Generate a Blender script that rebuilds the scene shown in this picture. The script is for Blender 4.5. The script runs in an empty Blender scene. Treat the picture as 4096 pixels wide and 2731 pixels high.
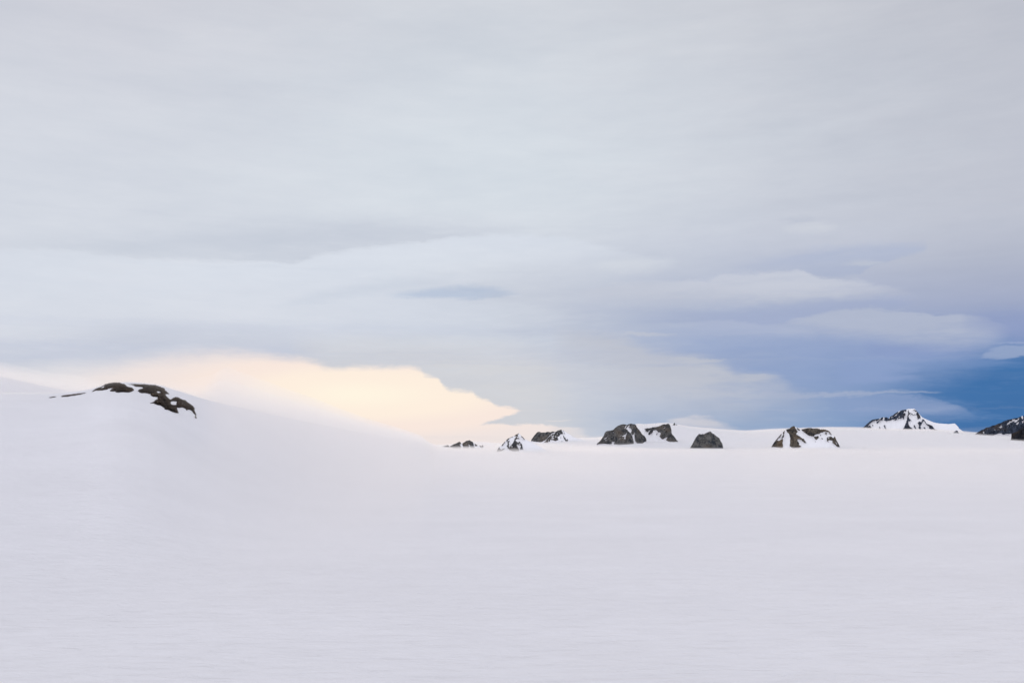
import bpy, math
import numpy as np
from mathutils import Vector

# ------------------------------------------------------------------ frame
F, CX, CY, EYE, CAMH = 3982.2, 2048.0, 1365.5, 1740.0, 113.0     # in pixels of the 4096 px photograph
PITCH = math.atan((EYE - CY) / F)
CP, SP = math.cos(PITCH), math.sin(PITCH)
scene = bpy.context.scene
col = scene.collection
rng = np.random.RandomState(7)

def ray(px, py):
    """unit direction through a photograph pixel (world axes, +Y forward)"""
    px = np.asarray(px, float); py = np.asarray(py, float)
    x = (px - CX) / F; z = -(py - CY) / F; y = np.ones_like(x)
    d = np.stack([x, y * CP - z * SP, y * SP + z * CP], -1)
    return d / np.linalg.norm(d, axis=-1, keepdims=True)

def azel(px, py):
    d = ray(px, py)
    return np.degrees(np.arctan2(d[..., 0], d[..., 1])), np.degrees(np.arcsin(d[..., 2]))

def crop(ox, oy, s):
    return lambda pts: [(ox + x / s, oy + y / s) for x, y in pts]

def sstep(a, b, x):
    t = np.clip((x - a) / (b - a), 0, 1)
    return t * t * (3 - 2 * t)

# ------------------------------------------------------------------ noise
_perm = rng.permutation(256); _perm = np.concatenate([_perm, _perm])
_grad = np.stack([np.cos(np.arange(256) * 2.399963), np.sin(np.arange(256) * 2.399963)], -1)
def perlin(x, y):
    xi = np.floor(x).astype(int); yi = np.floor(y).astype(int)
    xf = x - xi; yf = y - yi
    u = xf ** 3 * (xf * (xf * 6 - 15) + 10); v = yf ** 3 * (yf * (yf * 6 - 15) + 10)
    def g(ix, iy, dx, dy):
        h = _grad[_perm[_perm[ix & 255] + (iy & 255)]]
        return h[..., 0] * dx + h[..., 1] * dy
    a = g(xi, yi, xf, yf); b = g(xi + 1, yi, xf - 1, yf)
    c = g(xi, yi + 1, xf, yf - 1); d = g(xi + 1, yi + 1, xf - 1, yf - 1)
    return (a * (1 - u) + b * u) * (1 - v) + (c * (1 - u) + d * u) * v
def fbm(x, y, n=4, gain=.5):
    s = 0; a = 1.0
    for i in range(n):
        s = s + a * perlin(x + 17.3 * i, y + 9.1 * i); x = x * 2.03; y = y * 2.03; a *= gain
    return s
def ridged(x, y, n=4, gain=.55):
    s = 0; a = 1.0
    for i in range(n):
        s = s + a * (0.5 - np.abs(perlin(x + 31.7 * i, y + 5.3 * i)) * 1.4); x = x * 2.07; y = y * 2.07; a *= gain
    return s

# ------------------------------------------------------------------ terrain
HILL_SKY = [(-2500, 1640), (-800, 1604), (0, 1593), (195, 1590), (300, 1580), (360, 1570), (410, 1555), (460, 1545), (520, 1542), (560, 1545),
            (630, 1552), (690, 1569), (760, 1589), (800, 1600), (1000, 1642), (1158, 1674), (1480, 1735), (1741, 1776), (1900, 1798), (2100, 1850), (2600, 1900)]
FAR_SKY = [(-2500, 1785), (1750, 1785), (1800, 1779), (1880, 1766), (2000, 1775), (2060, 1773), (2120, 1768), (2300, 1755), (2406, 1752), (2470, 1725), (2549, 1696),
           (2570, 1699), (2592, 1699), (2618, 1696), (2666, 1693), (2707, 1700), (2758, 1709), (2860, 1718), (2950, 1724), (2990, 1726), (3078, 1721), (3137, 1719),
           (3320, 1714), (3435, 1715.5), (3518, 1720), (3607, 1722), (3752, 1724), (3868, 1732), (3903, 1735), (3960, 1737), (4096, 1744), (5200, 1740), (7000, 1730)]
BACK_SKY = [(-2500, 1500), (-700, 1505), (0, 1531), (150, 1560), (250, 1576), (360, 1592), (600, 1640), (900, 1700), (1400, 1790), (1600, 1810)]
GX = np.arange(-2600, 7001, 5.0)
def table(poly, sig):
    p = np.array(poly, float); y = np.interp(GX, p[:, 0], p[:, 1])
    k = np.exp(-.5 * (np.arange(-60, 61) * 5 / sig) ** 2); k /= k.sum()
    return np.convolve(np.pad(y, 60, mode='edge'), k, mode='valid')
hill_sky, far_sky, back_sky = table(HILL_SKY, 14), table(FAR_SKY, 7), table(BACK_SKY, 40)
hill_rc = table([(-2600, 2500), (600, 2600), (1000, 3300), (1160, 4000), (1480, 5600), (1800, 7200), (2200, 8200)], 130)
hill_w = hill_rc * .74
R_FAR, R_BACK = 14000.0, 6000.0
hill_A = CAMH + (EYE - hill_sky) / F * hill_rc
hill_A = np.maximum(hill_A, 0)
far_A = CAMH + (EYE - far_sky) / F * R_FAR
back_A = np.maximum(CAMH + (EYE - back_sky) / F * R_BACK, 0)

def bump(t):
    return np.where(np.abs(t) < 1, np.cos(np.clip(t, -1, 1) * math.pi / 2) ** 2, 0)
def hill_part(gp, r):
    rc = np.interp(gp, GX, hill_rc); w = np.interp(gp, GX, hill_w); A = np.interp(gp, GX, hill_A)
    t = (r - rc) / w
    return A * bump(np.where(t > 0, t * .8, t))
def far_part(gp, r):
    A = np.interp(gp, GX, far_A)
    s = sstep(8000, R_FAR, r)
    return A * s - 9 * np.maximum((r - R_FAR) / 1000, 0) ** 2
def back_part(gp, r):
    return np.interp(gp, GX, back_A) * bump((r - R_BACK) / 2600)
def gpx(x, y):
    """photograph column of a ground direction"""
    yy = np.maximum(y, 1e-3)
    g = CX + F * x / (yy * (CP + .004 * SP))
    return np.where(y > .25 * np.abs(x), np.clip(g, -2600, 7000), np.where(x > 0, 7000, -2600))
def T0(x, y):
    r = np.hypot(x, y); g = gpx(x, y)
    front = sstep(.15, .45, y / np.maximum(r, 1e-6))
    z = np.maximum(hill_part(g, r), back_part(g, r) * 1.0) * front + far_part(g, r) * np.where(front > 0, 1, 1)
    return z + 104.0 * np.exp(-(r / 150.0) ** 2)
def swell(x, y):
    r = np.hypot(x, y)
    a = sstep(150, 600, r) * (1 - .6 * sstep(3000, 9000, r))
    return a * (1.3 * fbm(x / 420 + 3, y / 300 + 8, 3) + .35 * fbm(x / 90, y / 60, 2))
def scoops(x, y):
    """wind drifts and scoops round the feet of the peaks"""
    z = 0
    for (px, D, ax, ay, h) in DRIFTS:
        cx = (px - CX) / F * D; cy = D
        q = np.hypot((x - cx) / ax, (y - cy) / ay)
        z = z + h * np.exp(-q * q)
    return z
DRIFTS = []
def T(x, y):
    return T0(x, y) + swell(x, y) + scoops(x, y)

# lift the crests until the silhouettes meet the photograph's skyline
RR = np.geomspace(600, 17000, 700)
def fix(A_name, part, target, sel, mind):
    A = globals()[A_name]
    for _ in range(4):
        g = GX[sel][:, None]
        tan = (part(g, RR[None, :]) - CAMH) / RR[None, :]
        tan = np.where(RR[None, :] > mind, tan, -9).max(1)
        want = (EYE - target[sel]) / F
        d = (want - tan)
        rc = hill_rc[sel] if A_name == 'hill_A' else (R_FAR if A_name == 'far_A' else R_BACK)
        A[sel] += d * rc * (1 - sstep(1700, 1900, GX[sel]) if A_name == 'hill_A' else 1)
fix('hill_A', hill_part, hill_sky, (GX < 1900), 800)
fix('far_A', far_part, far_sky, (GX > 1780), 9000)
fix('back_A', back_part, back_sky, (GX < 500), 3500)

def hit(px, py, rmin=350, rmax=16000, n=900):
    """ground point on the ray through a pixel, else the point where the ray passes closest above the snow"""
    d = ray(px, py); h = np.hypot(d[..., 0], d[..., 1])
    r = np.geomspace(rmin, rmax, n)
    X = d[..., 0:1] / h[..., None] * r; Y = d[..., 1:2] / h[..., None] * r
    Z = CAMH + d[..., 2:3] / h[..., None] * r
    c = Z - T0(X, Y) - scoops(X, Y)
    below = c < 0
    first = below.argmax(-1); anyb = below.any(-1)
    lim = (np.asarray(py) < 1700)[..., None] & (r[None, :] > 4200) if np.ndim(px) == 1 else False
    cc = np.where(lim, 1e9, c / r) if np.ndim(px) == 1 else c / r
    near = cc.argmin(-1)
    i1 = np.clip(first, 1, n - 1); i0 = i1 - 1
    c0 = np.take_along_axis(c, i0[..., None], -1)[..., 0]; c1 = np.take_along_axis(c, i1[..., None], -1)[..., 0]
    t = np.clip(c0 / np.where(np.abs(c0 - c1) < 1e-9, 1, c0 - c1), 0, 1)
    rh = r[i0] + (r[i1] - r[i0]) * t
    return np.where(anyb, rh, r[near])

# ------------------------------------------------------------------ material helpers
def new_mat(name):
    m = bpy.data.materials.new(name); m.use_nodes = True
    m.node_tree.nodes.clear()
    return m, m.node_tree
def nd(nt, t, **kw):
    n = nt.nodes.new(t)
    for k, v in kw.items():
        setattr(n, k, v)
    return n
def lin(c):
    return tuple((v / 255 / 12.92) if v / 255 <= .04045 else ((v / 255 + .055) / 1.055) ** 2.4 for v in c)
def setin(nt, sock, v):
    if isinstance(v, bpy.types.NodeSocket):
        nt.links.new(v, sock)
    else:
        sock.default_value = v
def mth(nt, op, a, b=None, c=None, clamp=False):
    n = nd(nt, 'ShaderNodeMath', operation=op, use_clamp=clamp)
    setin(nt, n.inputs[0], a)
    if b is not None: setin(nt, n.inputs[1], b)
    if c is not None: setin(nt, n.inputs[2], c)
    return n.outputs[0]
def mixc(nt, fac, a, b, blend='MIX'):
    n = nd(nt, 'ShaderNodeMix', data_type='RGBA', blend_type=blend)
    setin(nt, n.inputs[0], fac)
    for i, v in ((6, a), (7, b)):
        if isinstance(v, bpy.types.NodeSocket): nt.links.new(v, n.inputs[i])
        else: n.inputs[i].default_value = (v[0], v[1], v[2], 1)
    return n.outputs[2]
def ramp(nt, fac, stops, interp='LINEAR'):
    n = nd(nt, 'ShaderNodeValToRGB'); cr = n.color_ramp; cr.interpolation = interp
    while len(cr.elements) < len(stops): cr.elements.new(.5)
    for e, (p, c) in zip(cr.elements, stops):
        e.position = p; e.color = (c[0], c[1], c[2], 1)
    setin(nt, n.inputs[0], fac)
    return n.outputs[0]
def mapping(nt, vec, scale, rot=(0, 0, 0)):
    n = nd(nt, 'ShaderNodeMapping'); n.inputs['Scale'].default_value = scale; n.inputs['Rotation'].default_value = rot
    nt.links.new(vec, n.inputs['Vector']); return n.outputs[0]
def noise(nt, vec, scale, detail=4, rough=.55, lac=2.0, dist=0.0, out=0):
    n = nd(nt, 'ShaderNodeTexNoise'); n.noise_dimensions = '3D'
    for k, v in (('Scale', scale), ('Detail', detail), ('Roughness', rough), ('Lacunarity', lac), ('Distortion', dist)):
        n.inputs[k].default_value = v
    nt.links.new(vec, n.inputs['Vector']); return n.outputs[out]

def snow_material(name, base, ripples=True, rough=.55):
    m, nt = new_mat(name)
    out = nd(nt, 'ShaderNodeOutputMaterial'); b = nd(nt, 'ShaderNodeBsdfPrincipled')
    nt.links.new(b.outputs[0], out.inputs[0])
    pos = nd(nt, 'ShaderNodeNewGeometry').outputs['Position']
    big = noise(nt, mapping(nt, pos, (1 / 260, 1 / 150, 1 / 200), (0, 0, .25)), 1.0, 4, .55)
    c2 = tuple(v * .945 for v in base)
    streak = noise(nt, mapping(nt, pos, (1 / 44, 1 / 15, 1 / 40), (0, 0, -.7)), 1.0, 6, .62, dist=1.5)
    f = mth(nt, 'ADD', mth(nt, 'MULTIPLY', big, .5), mth(nt, 'MULTIPLY', streak, .5))
    colr = ramp(nt, f, [(.36, c2), (.62, base)])
    nt.links.new(colr, b.inputs['Base Color'])
    b.inputs['Roughness'].default_value = rough
    b.inputs['Specular IOR Level'].default_value = .0
    if ripples:
        r1 = noise(nt, mapping(nt, pos, (1 / 24, 1 / 9, 1 / 30), (0, 0, -.7)), 1.0, 5, .58, dist=1.6)
        r2 = noise(nt, mapping(nt, pos, (1 / 13, 1 / 3.4, 1 / 9), (0, 0, -.55)), 1.0, 3, .55, dist=.5)
        h = mth(nt, 'ADD', mth(nt, 'MULTIPLY', r1, 1.0), mth(nt, 'MULTIPLY', r2, .3))
        bp = nd(nt, 'ShaderNodeBump'); bp.inputs['Strength'].default_value = 1.0; bp.inputs['Distance'].default_value = 1.8
        nt.links.new(h, bp.inputs['Height']); nt.links.new(bp.outputs[0], b.inputs['Normal'])
    return m
def rock_material(name, dark, mid, warm, scale=45.0, bump_d=6.0, dust=.0):
    m, nt = new_mat(name)
    out = nd(nt, 'ShaderNodeOutputMaterial'); b = nd(nt, 'ShaderNodeBsdfPrincipled')
    nt.links.new(b.outputs[0], out.inputs[0])
    pos = nd(nt, 'ShaderNodeNewGeometry').outputs['Position']
    n1 = noise(nt, mapping(nt, pos, (1 / scale, 1 / scale, .6 / scale)), 1.0, 6, .68)
    n2 = noise(nt, mapping(nt, pos, (.25 / scale, .25 / scale, .3 / scale)), 1.0, 3, .5)
    n3 = noise(nt, mapping(nt, pos, (4.5 / scale, 4.5 / scale, 3 / scale)), 1.0, 4, .7)
    c = ramp(nt, n1, [(.40, dark), (.50, mid), (.62, tuple(v * 1.6 for v in mid))])
    c = mixc(nt, ramp(nt, n2, [(.5, (0, 0, 0)), (.68, (.75, .75, .75))]), c, warm)
    c = mixc(nt, ramp(nt, n3, [(.35, (.6, .6, .6)), (.6, (0, 0, 0))]), c, tuple(v * .5 for v in dark))
    if dust > 0:
        c = mixc(nt, ramp(nt, n3, [(.60, (0, 0, 0)), (.74, (dust, dust, dust))]), c, (.62, .64, .68))
    nt.links.new(c, b.inputs['Base Color'])
    b.inputs['Roughness'].default_value = .9; b.inputs['Specular IOR Level'].default_value = .15
    hgt = mth(nt, 'ADD', n1, mth(nt, 'MULTIPLY', n3, .35))
    bp = nd(nt, 'ShaderNodeBump'); bp.inputs['Strength'].default_value = 1.0; bp.inputs['Distance'].default_value = bump_d
    nt.links.new(hgt, bp.inputs['Height']); nt.links.new(bp.outputs[0], b.inputs['Normal'])
    return m

SNOW = snow_material('snow', (.885, .872, .885))
SNOW_PEAK = snow_material('peak_snow', (.91, .90, .91), ripples=False, rough=.6)
ROCK = rock_material('grey_brown_rock', (.028, .033, .042), (.112, .107, .100), (.18, .145, .112), scale=34, bump_d=9, dust=.55)
ROCK_BROWN = rock_material('brown_rock', (.02, .022, .026), (.105, .088, .068), (.22, .15, .09), scale=34, bump_d=9, dust=.25)
ROCK_DARK = rock_material('black_brown_rock', (.005, .0038, .0033), (.036, .021, .013), (.10, .062, .040), scale=11, bump_d=6, dust=.05)
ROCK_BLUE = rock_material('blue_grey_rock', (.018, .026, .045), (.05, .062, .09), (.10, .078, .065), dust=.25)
ROCK_BLACK = rock_material('near_black_rock', (.006, .008, .014), (.018, .019, .024), (.06, .042, .03), scale=30)

# ------------------------------------------------------------------ mesh helpers
def mesh_object(name, verts, faces, mat, parent=None, loc=(0, 0, 0), smooth=True):
    verts = np.asarray(verts, float) - np.asarray(loc, float)
    me = bpy.data.meshes.new(name)
    faces = np.asarray(faces, np.int32); k = faces.shape[1]
    me.vertices.add(len(verts)); me.vertices.foreach_set('co', verts.astype(np.float32).ravel())
    me.loops.add(faces.size); me.loops.foreach_set('vertex_index', faces.ravel())
    me.polygons.add(len(faces))
    me.polygons.foreach_set('loop_start', np.arange(0, faces.size, k, dtype=np.int32))
    me.polygons.foreach_set('loop_total', np.full(len(faces), k, dtype=np.int32))
    me.polygons.foreach_set('use_smooth', np.full(len(faces), smooth))
    me.update(calc_edges=True); me.validate()
    me.materials.append(mat)
    o = bpy.data.objects.new(name, me); col.objects.link(o)
    if parent is not None: o.parent = parent
    else: o.location = loc
    return o
def compact(verts, faces):
    used = np.unique(faces); idx = np.full(len(verts), -1); idx[used] = np.arange(len(used))
    return verts[used], idx[faces]
def tag(o, label=None, cat=None, group=None, kind=None):
    for k, v in (('label', label), ('category', cat), ('group', group), ('kind', kind)):
        if v: o[k] = v
    return o
def inside(px, py, poly):
    P = np.array(poly, float); x1, y1 = P[:, 0], P[:, 1]; x2, y2 = np.roll(x1, -1), np.roll(y1, -1)
    res = np.zeros(px.shape, bool)
    for a, b, c, d in zip(x1, y1, x2, y2):
        if b == d: continue
        cond = ((b > py) != (d > py)) & (px < (c - a) * (py - b) / (d - b) + a)
        res ^= cond
    return res
def edge_dist(px, py, polys):
    best = np.full(px.shape, 1e9)
    for poly in polys:
        P = np.array(poly, float); Q = np.roll(P, -1, 0)
        for (ax, ay), (bx, by) in zip(P, Q):
            L = (bx - ax) ** 2 + (by - ay) ** 2 + 1e-9
            t = np.clip(((px - ax) * (bx - ax) + (py - ay) * (by - ay)) / L, 0, 1)
            best = np.minimum(best, np.hypot(px - ax - t * (bx - ax), py - ay - t * (by - ay)))
    return best
def label_components(cls):
    h, w = cls.shape; lab = np.full((h, w), -1, int); n = 0
    for sy in range(h):
        for sx in range(w):
            if lab[sy, sx] >= 0: continue
            st = [(sy, sx)]; lab[sy, sx] = n; v = cls[sy, sx]
            while st:
                y, x = st.pop()
                for yy, xx in ((y + 1, x), (y - 1, x), (y, x + 1), (y, x - 1)):
                    if 0 <= yy < h and 0 <= xx < w and lab[yy, xx] < 0 and cls[yy, xx] == v:
                        lab[yy, xx] = n; st.append((yy, xx))
            n += 1
    return lab, n

# ------------------------------------------------------------------ a rocky peak: front relief, back slope, rock and snow parts
def peak(name, label, cat, conv, top, rocks, holes=(), foot=None, D=None, low=14, slope=.9, relief=.16, rock_mat=None,
         warp=1.6, bottom=None, group='rocky peaks rising out of the snowfield', step=1.5, jit=.8, min_part=70):
    rock_mat = rock_mat or ROCK
    top = conv(top); rocks = [conv(r) for r in rocks]; holes = [conv(h) for h in holes]
    holes = [[(sum(q[0] for q in h) / len(h) * -.2 + p[0] * 1.2, sum(q[1] for q in h) / len(h) * -.2 + p[1] * 1.2) for p in h] for h in holes]
    x0, x1 = top[0][0], top[-1][0]
    if D is None:
        D = float(hit(np.array([foot[0]]), np.array([foot[1]]))[0])
    mpp = D / F
    n = max(int((x1 - x0) / step), 12)
    px = np.linspace(x0, x1, n + 1)
    tp = np.array(top)
    pt = np.interp(px, tp[:, 0], tp[:, 1])
    edge = np.clip(np.minimum(px - x0, x1 - px) / 12, 0, 1)
    pt = pt + jit * edge * fbm(px / 5.0 + D, px * 0 + 3.3, 3)
    fy = foot[1] if foot else max(pt)
    pb = np.interp(px, [q[0] for q in bottom], [q[1] for q in bottom]) if bottom else np.full_like(px, max(fy, pt.max()) )
    pb = np.maximum(pb, pt + 1) + low
    rows = max(int((pb - pt).max() / step), 8)
    t = np.linspace(0, 1, rows + 1)[:, None]
    PX = np.repeat(px[None, :], rows + 1, 0); PY = pt[None, :] + (pb - pt)[None, :] * t
    # class of each face
    fx = (PX[:-1, :-1] + PX[1:, 1:]) / 2; fyy = (PY[:-1, :-1] + PY[1:, 1:]) / 2
    wx = warp * fbm(fx / 9 + 5, fyy / 9 + D, 3, .65); wy = warp * fbm(fx / 9 + 55, fyy / 9 - D, 3, .65)
    topf = ((pt[:-1] + pt[1:]) / 2)[None, :]
    near = np.clip((fyy - topf) / 5, 0, 1)
    qx = fx + wx * near; qy = np.maximum(fyy + wy * near, topf + 1.2)
    isrock = np.zeros(fx.shape, bool)
    for r in rocks: isrock |= inside(qx, qy, r)
    for h in holes: isrock &= ~inside(qx, qy, h)
    # depth: a leaning face with ribs and gullies
    H = (pb.max() - pt.min()) * mpp
    vr = np.zeros(PX.shape); cnt = np.zeros(PX.shape)
    for dy in (0, 1):
        for dx in (0, 1):
            vr[dy:dy + isrock.shape[0], dx:dx + isrock.shape[1]] += isrock; cnt[dy:dy + isrock.shape[0], dx:dx + isrock.shape[1]] += 1
    vr /= cnt
    span = (x1 - x0) * mpp
    side = (PX - (x0 + x1) / 2) / ((x1 - x0) / 2)
    dep = D + slope * (pb.max() - PY) * mpp + .22 * span * side ** 2 * (1 - .3 * t)
    up = (pb.max() - PY) * mpp
    ribs = ridged(PX * mpp / 170 + D, PY * mpp / 420 + up / 900, 5)
    fine = ridged(PX * mpp / 45, PY * mpp / 60 + 7, 3)
    dep = dep - relief * H * ribs * (.35 + .65 * vr) - .075 * H * fine * vr - .03 * H * fbm(PX * mpp / 14, PY * mpp / 16 + 3, 3, .6) * vr
    d = ray(PX, PY); hh = np.hypot(d[..., 0], d[..., 1])
    V = np.stack([d[..., 0] / hh * dep, d[..., 1] / hh * dep, CAMH + d[..., 2] / hh * dep], -1)
    # back slope
    nb = 6; back = []
    ztop = V[0, :, 2]; dtop = dep[0]
    zlow = CAMH + (EYE - (pb.max() + low)) / F * D
    for i in range(1, nb + 1):
        q = i / nb
        dd = dtop + (.15 * q + .6 * q * q) * (ztop - zlow + 20) * 1.6 + 4 * q
        zz = ztop + (zlow - ztop) * q ** 1.5
        back.append(np.stack([d[0, :, 0] / hh[0] * dd, d[0, :, 1] / hh[0] * dd, zz], -1))
    V = np.concatenate([np.array(back[::-1]), V], 0)
    R, C = V.shape[:2]
    cls = np.concatenate([np.repeat(isrock[:1], nb, 0), isrock], 0)
    verts = V.reshape(-1, 3)
    ii = (np.arange(R - 1)[:, None] * C + np.arange(C - 1)[None, :])
    quads = np.stack([ii, ii + C, ii + C + 1, ii + 1], -1)
    # parts: every larger rock face or snow patch is a mesh of its own
    lab, nl = label_components(cls)
    sizes = np.bincount(lab.ravel(), minlength=nl)
    cx = (x0 + x1) / 2; dc = ray(cx, pb.max() - low); dc = dc / np.hypot(dc[0], dc[1])
    loc = np.array([dc[0] * D, dc[1] * D, CAMH + dc[2] * D])
    has_snow = (~cls).sum() > 30
    if not has_snow:
        vv, ff = compact(verts, quads[cls])
        o = mesh_object(name, vv, ff, rock_mat, None, loc)
        return tag(o, label, cat, group, 'thing')
    root = bpy.data.objects.new(name, None); col.objects.link(root); root.location = loc
    root.empty_display_size = 50
    tag(root, label, cat, group, 'thing')
    small = max(min_part / step ** 2, 12)
    for val, nm, mt in ((True, 'rock_face', rock_mat), (False, 'snow_slope', SNOW_PEAK)):
        ids = [k for k in range(nl) if sizes[k] > 0 and cls.ravel()[np.argmax(lab.ravel() == k)] == val]
        if not ids: continue
        ids.sort(key=lambda k: -sizes[k])
        groups = [[ids[0]]]
        for k in ids[1:]:
            if sizes[k] >= small: groups.append([k])
            else: groups[0].append(k)
        for gi, gk in enumerate(groups):
            sel = np.isin(lab, gk)
            vv, ff = compact(verts, quads[sel])
            nme = nm if (val or gi == 0) else 'snow_gully'
            mesh_object(nme, vv, ff, mt, root, loc)
    return root

Z1 = crop(1750, 1740, 11.76); Z2 = crop(1960, 1720, 11.76); Z3 = crop(2100, 1700, 11.76); Z4 = crop(2370, 1680, 9.408)
Z5 = crop(2560, 1680, 11.76); Z6 = crop(3020, 1690, 6.189); Z7 = crop(3420, 1620, 6.533); Z8 = crop(3780, 1640, 7.443); Z9 = crop(2740, 1700, 11.76)
DRIFTS += [(3050, 8100, 130, 500, 5), (2945, 9000, 160, 420, 5), (2740, 8700, 90, 350, 4), (3390, 8600, 90, 350, 4), (3230, 7900, 260, 300, 2.5), (3000, 10400, 260, 350, 7)]

peak('twin_peak', 'small blue grey pair of rock knobs with mist round its foot, beside the warm glow', 'mountain', Z1,
     [(140, 560), (200, 530), (360, 495), (480, 462), (550, 510), (580, 520), (640, 485), (700, 460), (760, 418), (830, 400), (950, 345), (1020, 298), (1080, 330), (1120, 380), (1140, 405), (1170, 380),
      (1290, 310), (1360, 262), (1440, 250), (1490, 232), (1525, 232), (1570, 280), (1640, 295), (1680, 350), (1720, 395), (1780, 410), (1860, 465), (1920, 490), (1970, 505), (2000, 470), (2040, 520), (2065, 510),
      (2090, 520), (2120, 450), (2160, 510), (2180, 560), (2300, 690)],
     [[(200, 530), (360, 495), (480, 450), (550, 510), (555, 580), (380, 560)],
      [(580, 515), (700, 450), (830, 390), (950, 335), (1020, 288), (1080, 320), (1120, 400), (1115, 470), (1060, 380), (1050, 440), (1105, 530), (1100, 660), (700, 630), (590, 555)],
      [(1165, 385), (1290, 300), (1360, 252), (1440, 240), (1490, 222), (1525, 222), (1570, 270), (1640, 285), (1700, 400), (1710, 540), (1760, 580), (1740, 660), (1560, 640), (1510, 470), (1440, 400), (1500, 520), (1490, 620), (1230, 640), (1170, 460)],
      [(1720, 385), (1780, 400), (1870, 470), (1870, 500), (1780, 520), (1740, 510), (1770, 450)],
      [(1975, 505), (2000, 460), (2040, 515), (2065, 505), (2090, 515), (2120, 440), (2165, 520), (2140, 600), (2070, 610), (1990, 540)]],
     foot=(1850, 1795), low=8, warp=1.0, jit=.3)
peak('pyramid_peak', 'steep snow streaked triangular peak with pale misty foot, second from the glow', 'mountain', Z2,
     [(230, 1060), (280, 1030), (360, 890), (430, 790), (520, 740), (560, 690), (640, 600), (720, 520), (780, 450), (860, 380), (900, 372), (960, 335), (1080, 290), (1150, 262), (1220, 205), (1300, 170), (1350, 135),
      (1390, 160), (1460, 260), (1540, 310), (1600, 390), (1640, 430), (1780, 490), (1930, 560), (2300, 740), (2800, 1040)],
     [[(290, 1035), (360, 880), (430, 790), (470, 880), (540, 920), (600, 870), (720, 830), (640, 900), (500, 1010), (380, 1050)],
      [(530, 720), (640, 590), (720, 510), (700, 590), (640, 650), (600, 740)],
      [(760, 480), (860, 375), (920, 375), (910, 430), (870, 430), (820, 500), (920, 510), (930, 540), (880, 570), (900, 640), (890, 760), (920, 790), (880, 870), (810, 870), (850, 820), (780, 750), (830, 660), (820, 580), (850, 545), (780, 530)],
      [(1350, 125), (1320, 220), (1300, 250), (1350, 280), (1340, 300), (1260, 290), (1250, 310), (1320, 370), (1350, 360), (1395, 440), (1300, 390), (1240, 430), (1190, 480), (1300, 560), (1330, 600), (1300, 660), (1250, 700), (1290, 780),
       (1360, 900), (1370, 980), (1130, 1010), (900, 930), (870, 870), (960, 750), (1060, 620), (1150, 460), (1170, 400), (1220, 320), (1220, 280), (1130, 275), (1220, 195)],
      [(1340, 560), (1400, 530), (1450, 620), (1500, 650), (1530, 760), (1560, 900), (1440, 930), (1410, 860), (1460, 740), (1400, 690), (1340, 690), (1310, 640)],
      [(1460, 260), (1540, 300), (1600, 390), (1640, 450), (1600, 450), (1560, 370), (1500, 340)],
      [(900, 362), (960, 325), (1080, 280), (1080, 308), (960, 358)]],
     [[(1010, 760), (1040, 730), (1050, 770), (1030, 800)], [(1340, 640), (1400, 610), (1430, 650), (1390, 670)], [(1200, 450), (1270, 440), (1250, 500)]],
     foot=(2040, 1807), low=8, warp=1.0)
peak('saddle_peak', 'flat topped grey peak with a thin diagonal snow gully and a snow ridge behind', 'mountain', Z3,
     [(240, 760), (285, 735), (300, 670), (350, 600), (430, 490), (530, 370), (600, 315), (680, 310), (780, 345), (860, 335), (960, 345), (1040, 310), (1130, 310), (1200, 330), (1280, 295), (1340, 295), (1420, 325),
      (1540, 250), (1710, 205), (1760, 240), (1830, 255), (1950, 345), (2140, 460), (2240, 530), (2352, 590), (2600, 650), (2900, 780)],
     [[(285, 745), (300, 660), (350, 590), (430, 480), (530, 360), (600, 305), (680, 300), (780, 335), (860, 325), (960, 335), (1040, 300), (1130, 300), (1200, 320), (1280, 285), (1340, 285), (1400, 330), (1250, 400), (1160, 480), (1090, 560), (1060, 600), (960, 690), (850, 750), (740, 810), (640, 800)],
      [(890, 825), (1075, 600), (1180, 500), (1290, 420), (1400, 390), (1420, 315), (1540, 240), (1710, 195), (1760, 310), (1790, 420), (1660, 420), (1640, 470), (1610, 520), (1520, 545), (1575, 690), (1420, 745), (1290, 690), (1210, 680), (1140, 800), (1075, 645), (1110, 830)],
      [(1790, 470), (1830, 500), (1850, 570), (1900, 590), (1950, 680), (2020, 660), (2030, 700), (1990, 760), (2030, 800), (2000, 840), (1940, 800), (1890, 720), (1820, 620), (1800, 580)],
      [(1650, 500), (1690, 580), (1700, 620), (1665, 640), (1680, 570)], [(1690, 765), (1740, 735), (1770, 775), (1740, 790)],
      [(1770, 230), (1830, 250), (1830, 270), (1780, 255)], [(1790, 290), (1880, 400), (1850, 400)]],
     [[(1270, 550), (1300, 490), (1360, 480), (1330, 530), (1280, 560)], [(1240, 620), (1320, 570), (1350, 600), (1330, 640), (1260, 640)], [(1410, 510), (1440, 510), (1480, 550), (1440, 555)],
      [(1500, 390), (1520, 380), (1540, 400), (1520, 420)], [(1220, 490), (1240, 478), (1260, 500), (1240, 512)], [(1620, 345), (1660, 390), (1640, 400)]],
     foot=(2190, 1771), low=22, bottom=[(2120, 1764), (2150, 1768), (2195, 1772), (2280, 1773), (2350, 1772)])
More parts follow.
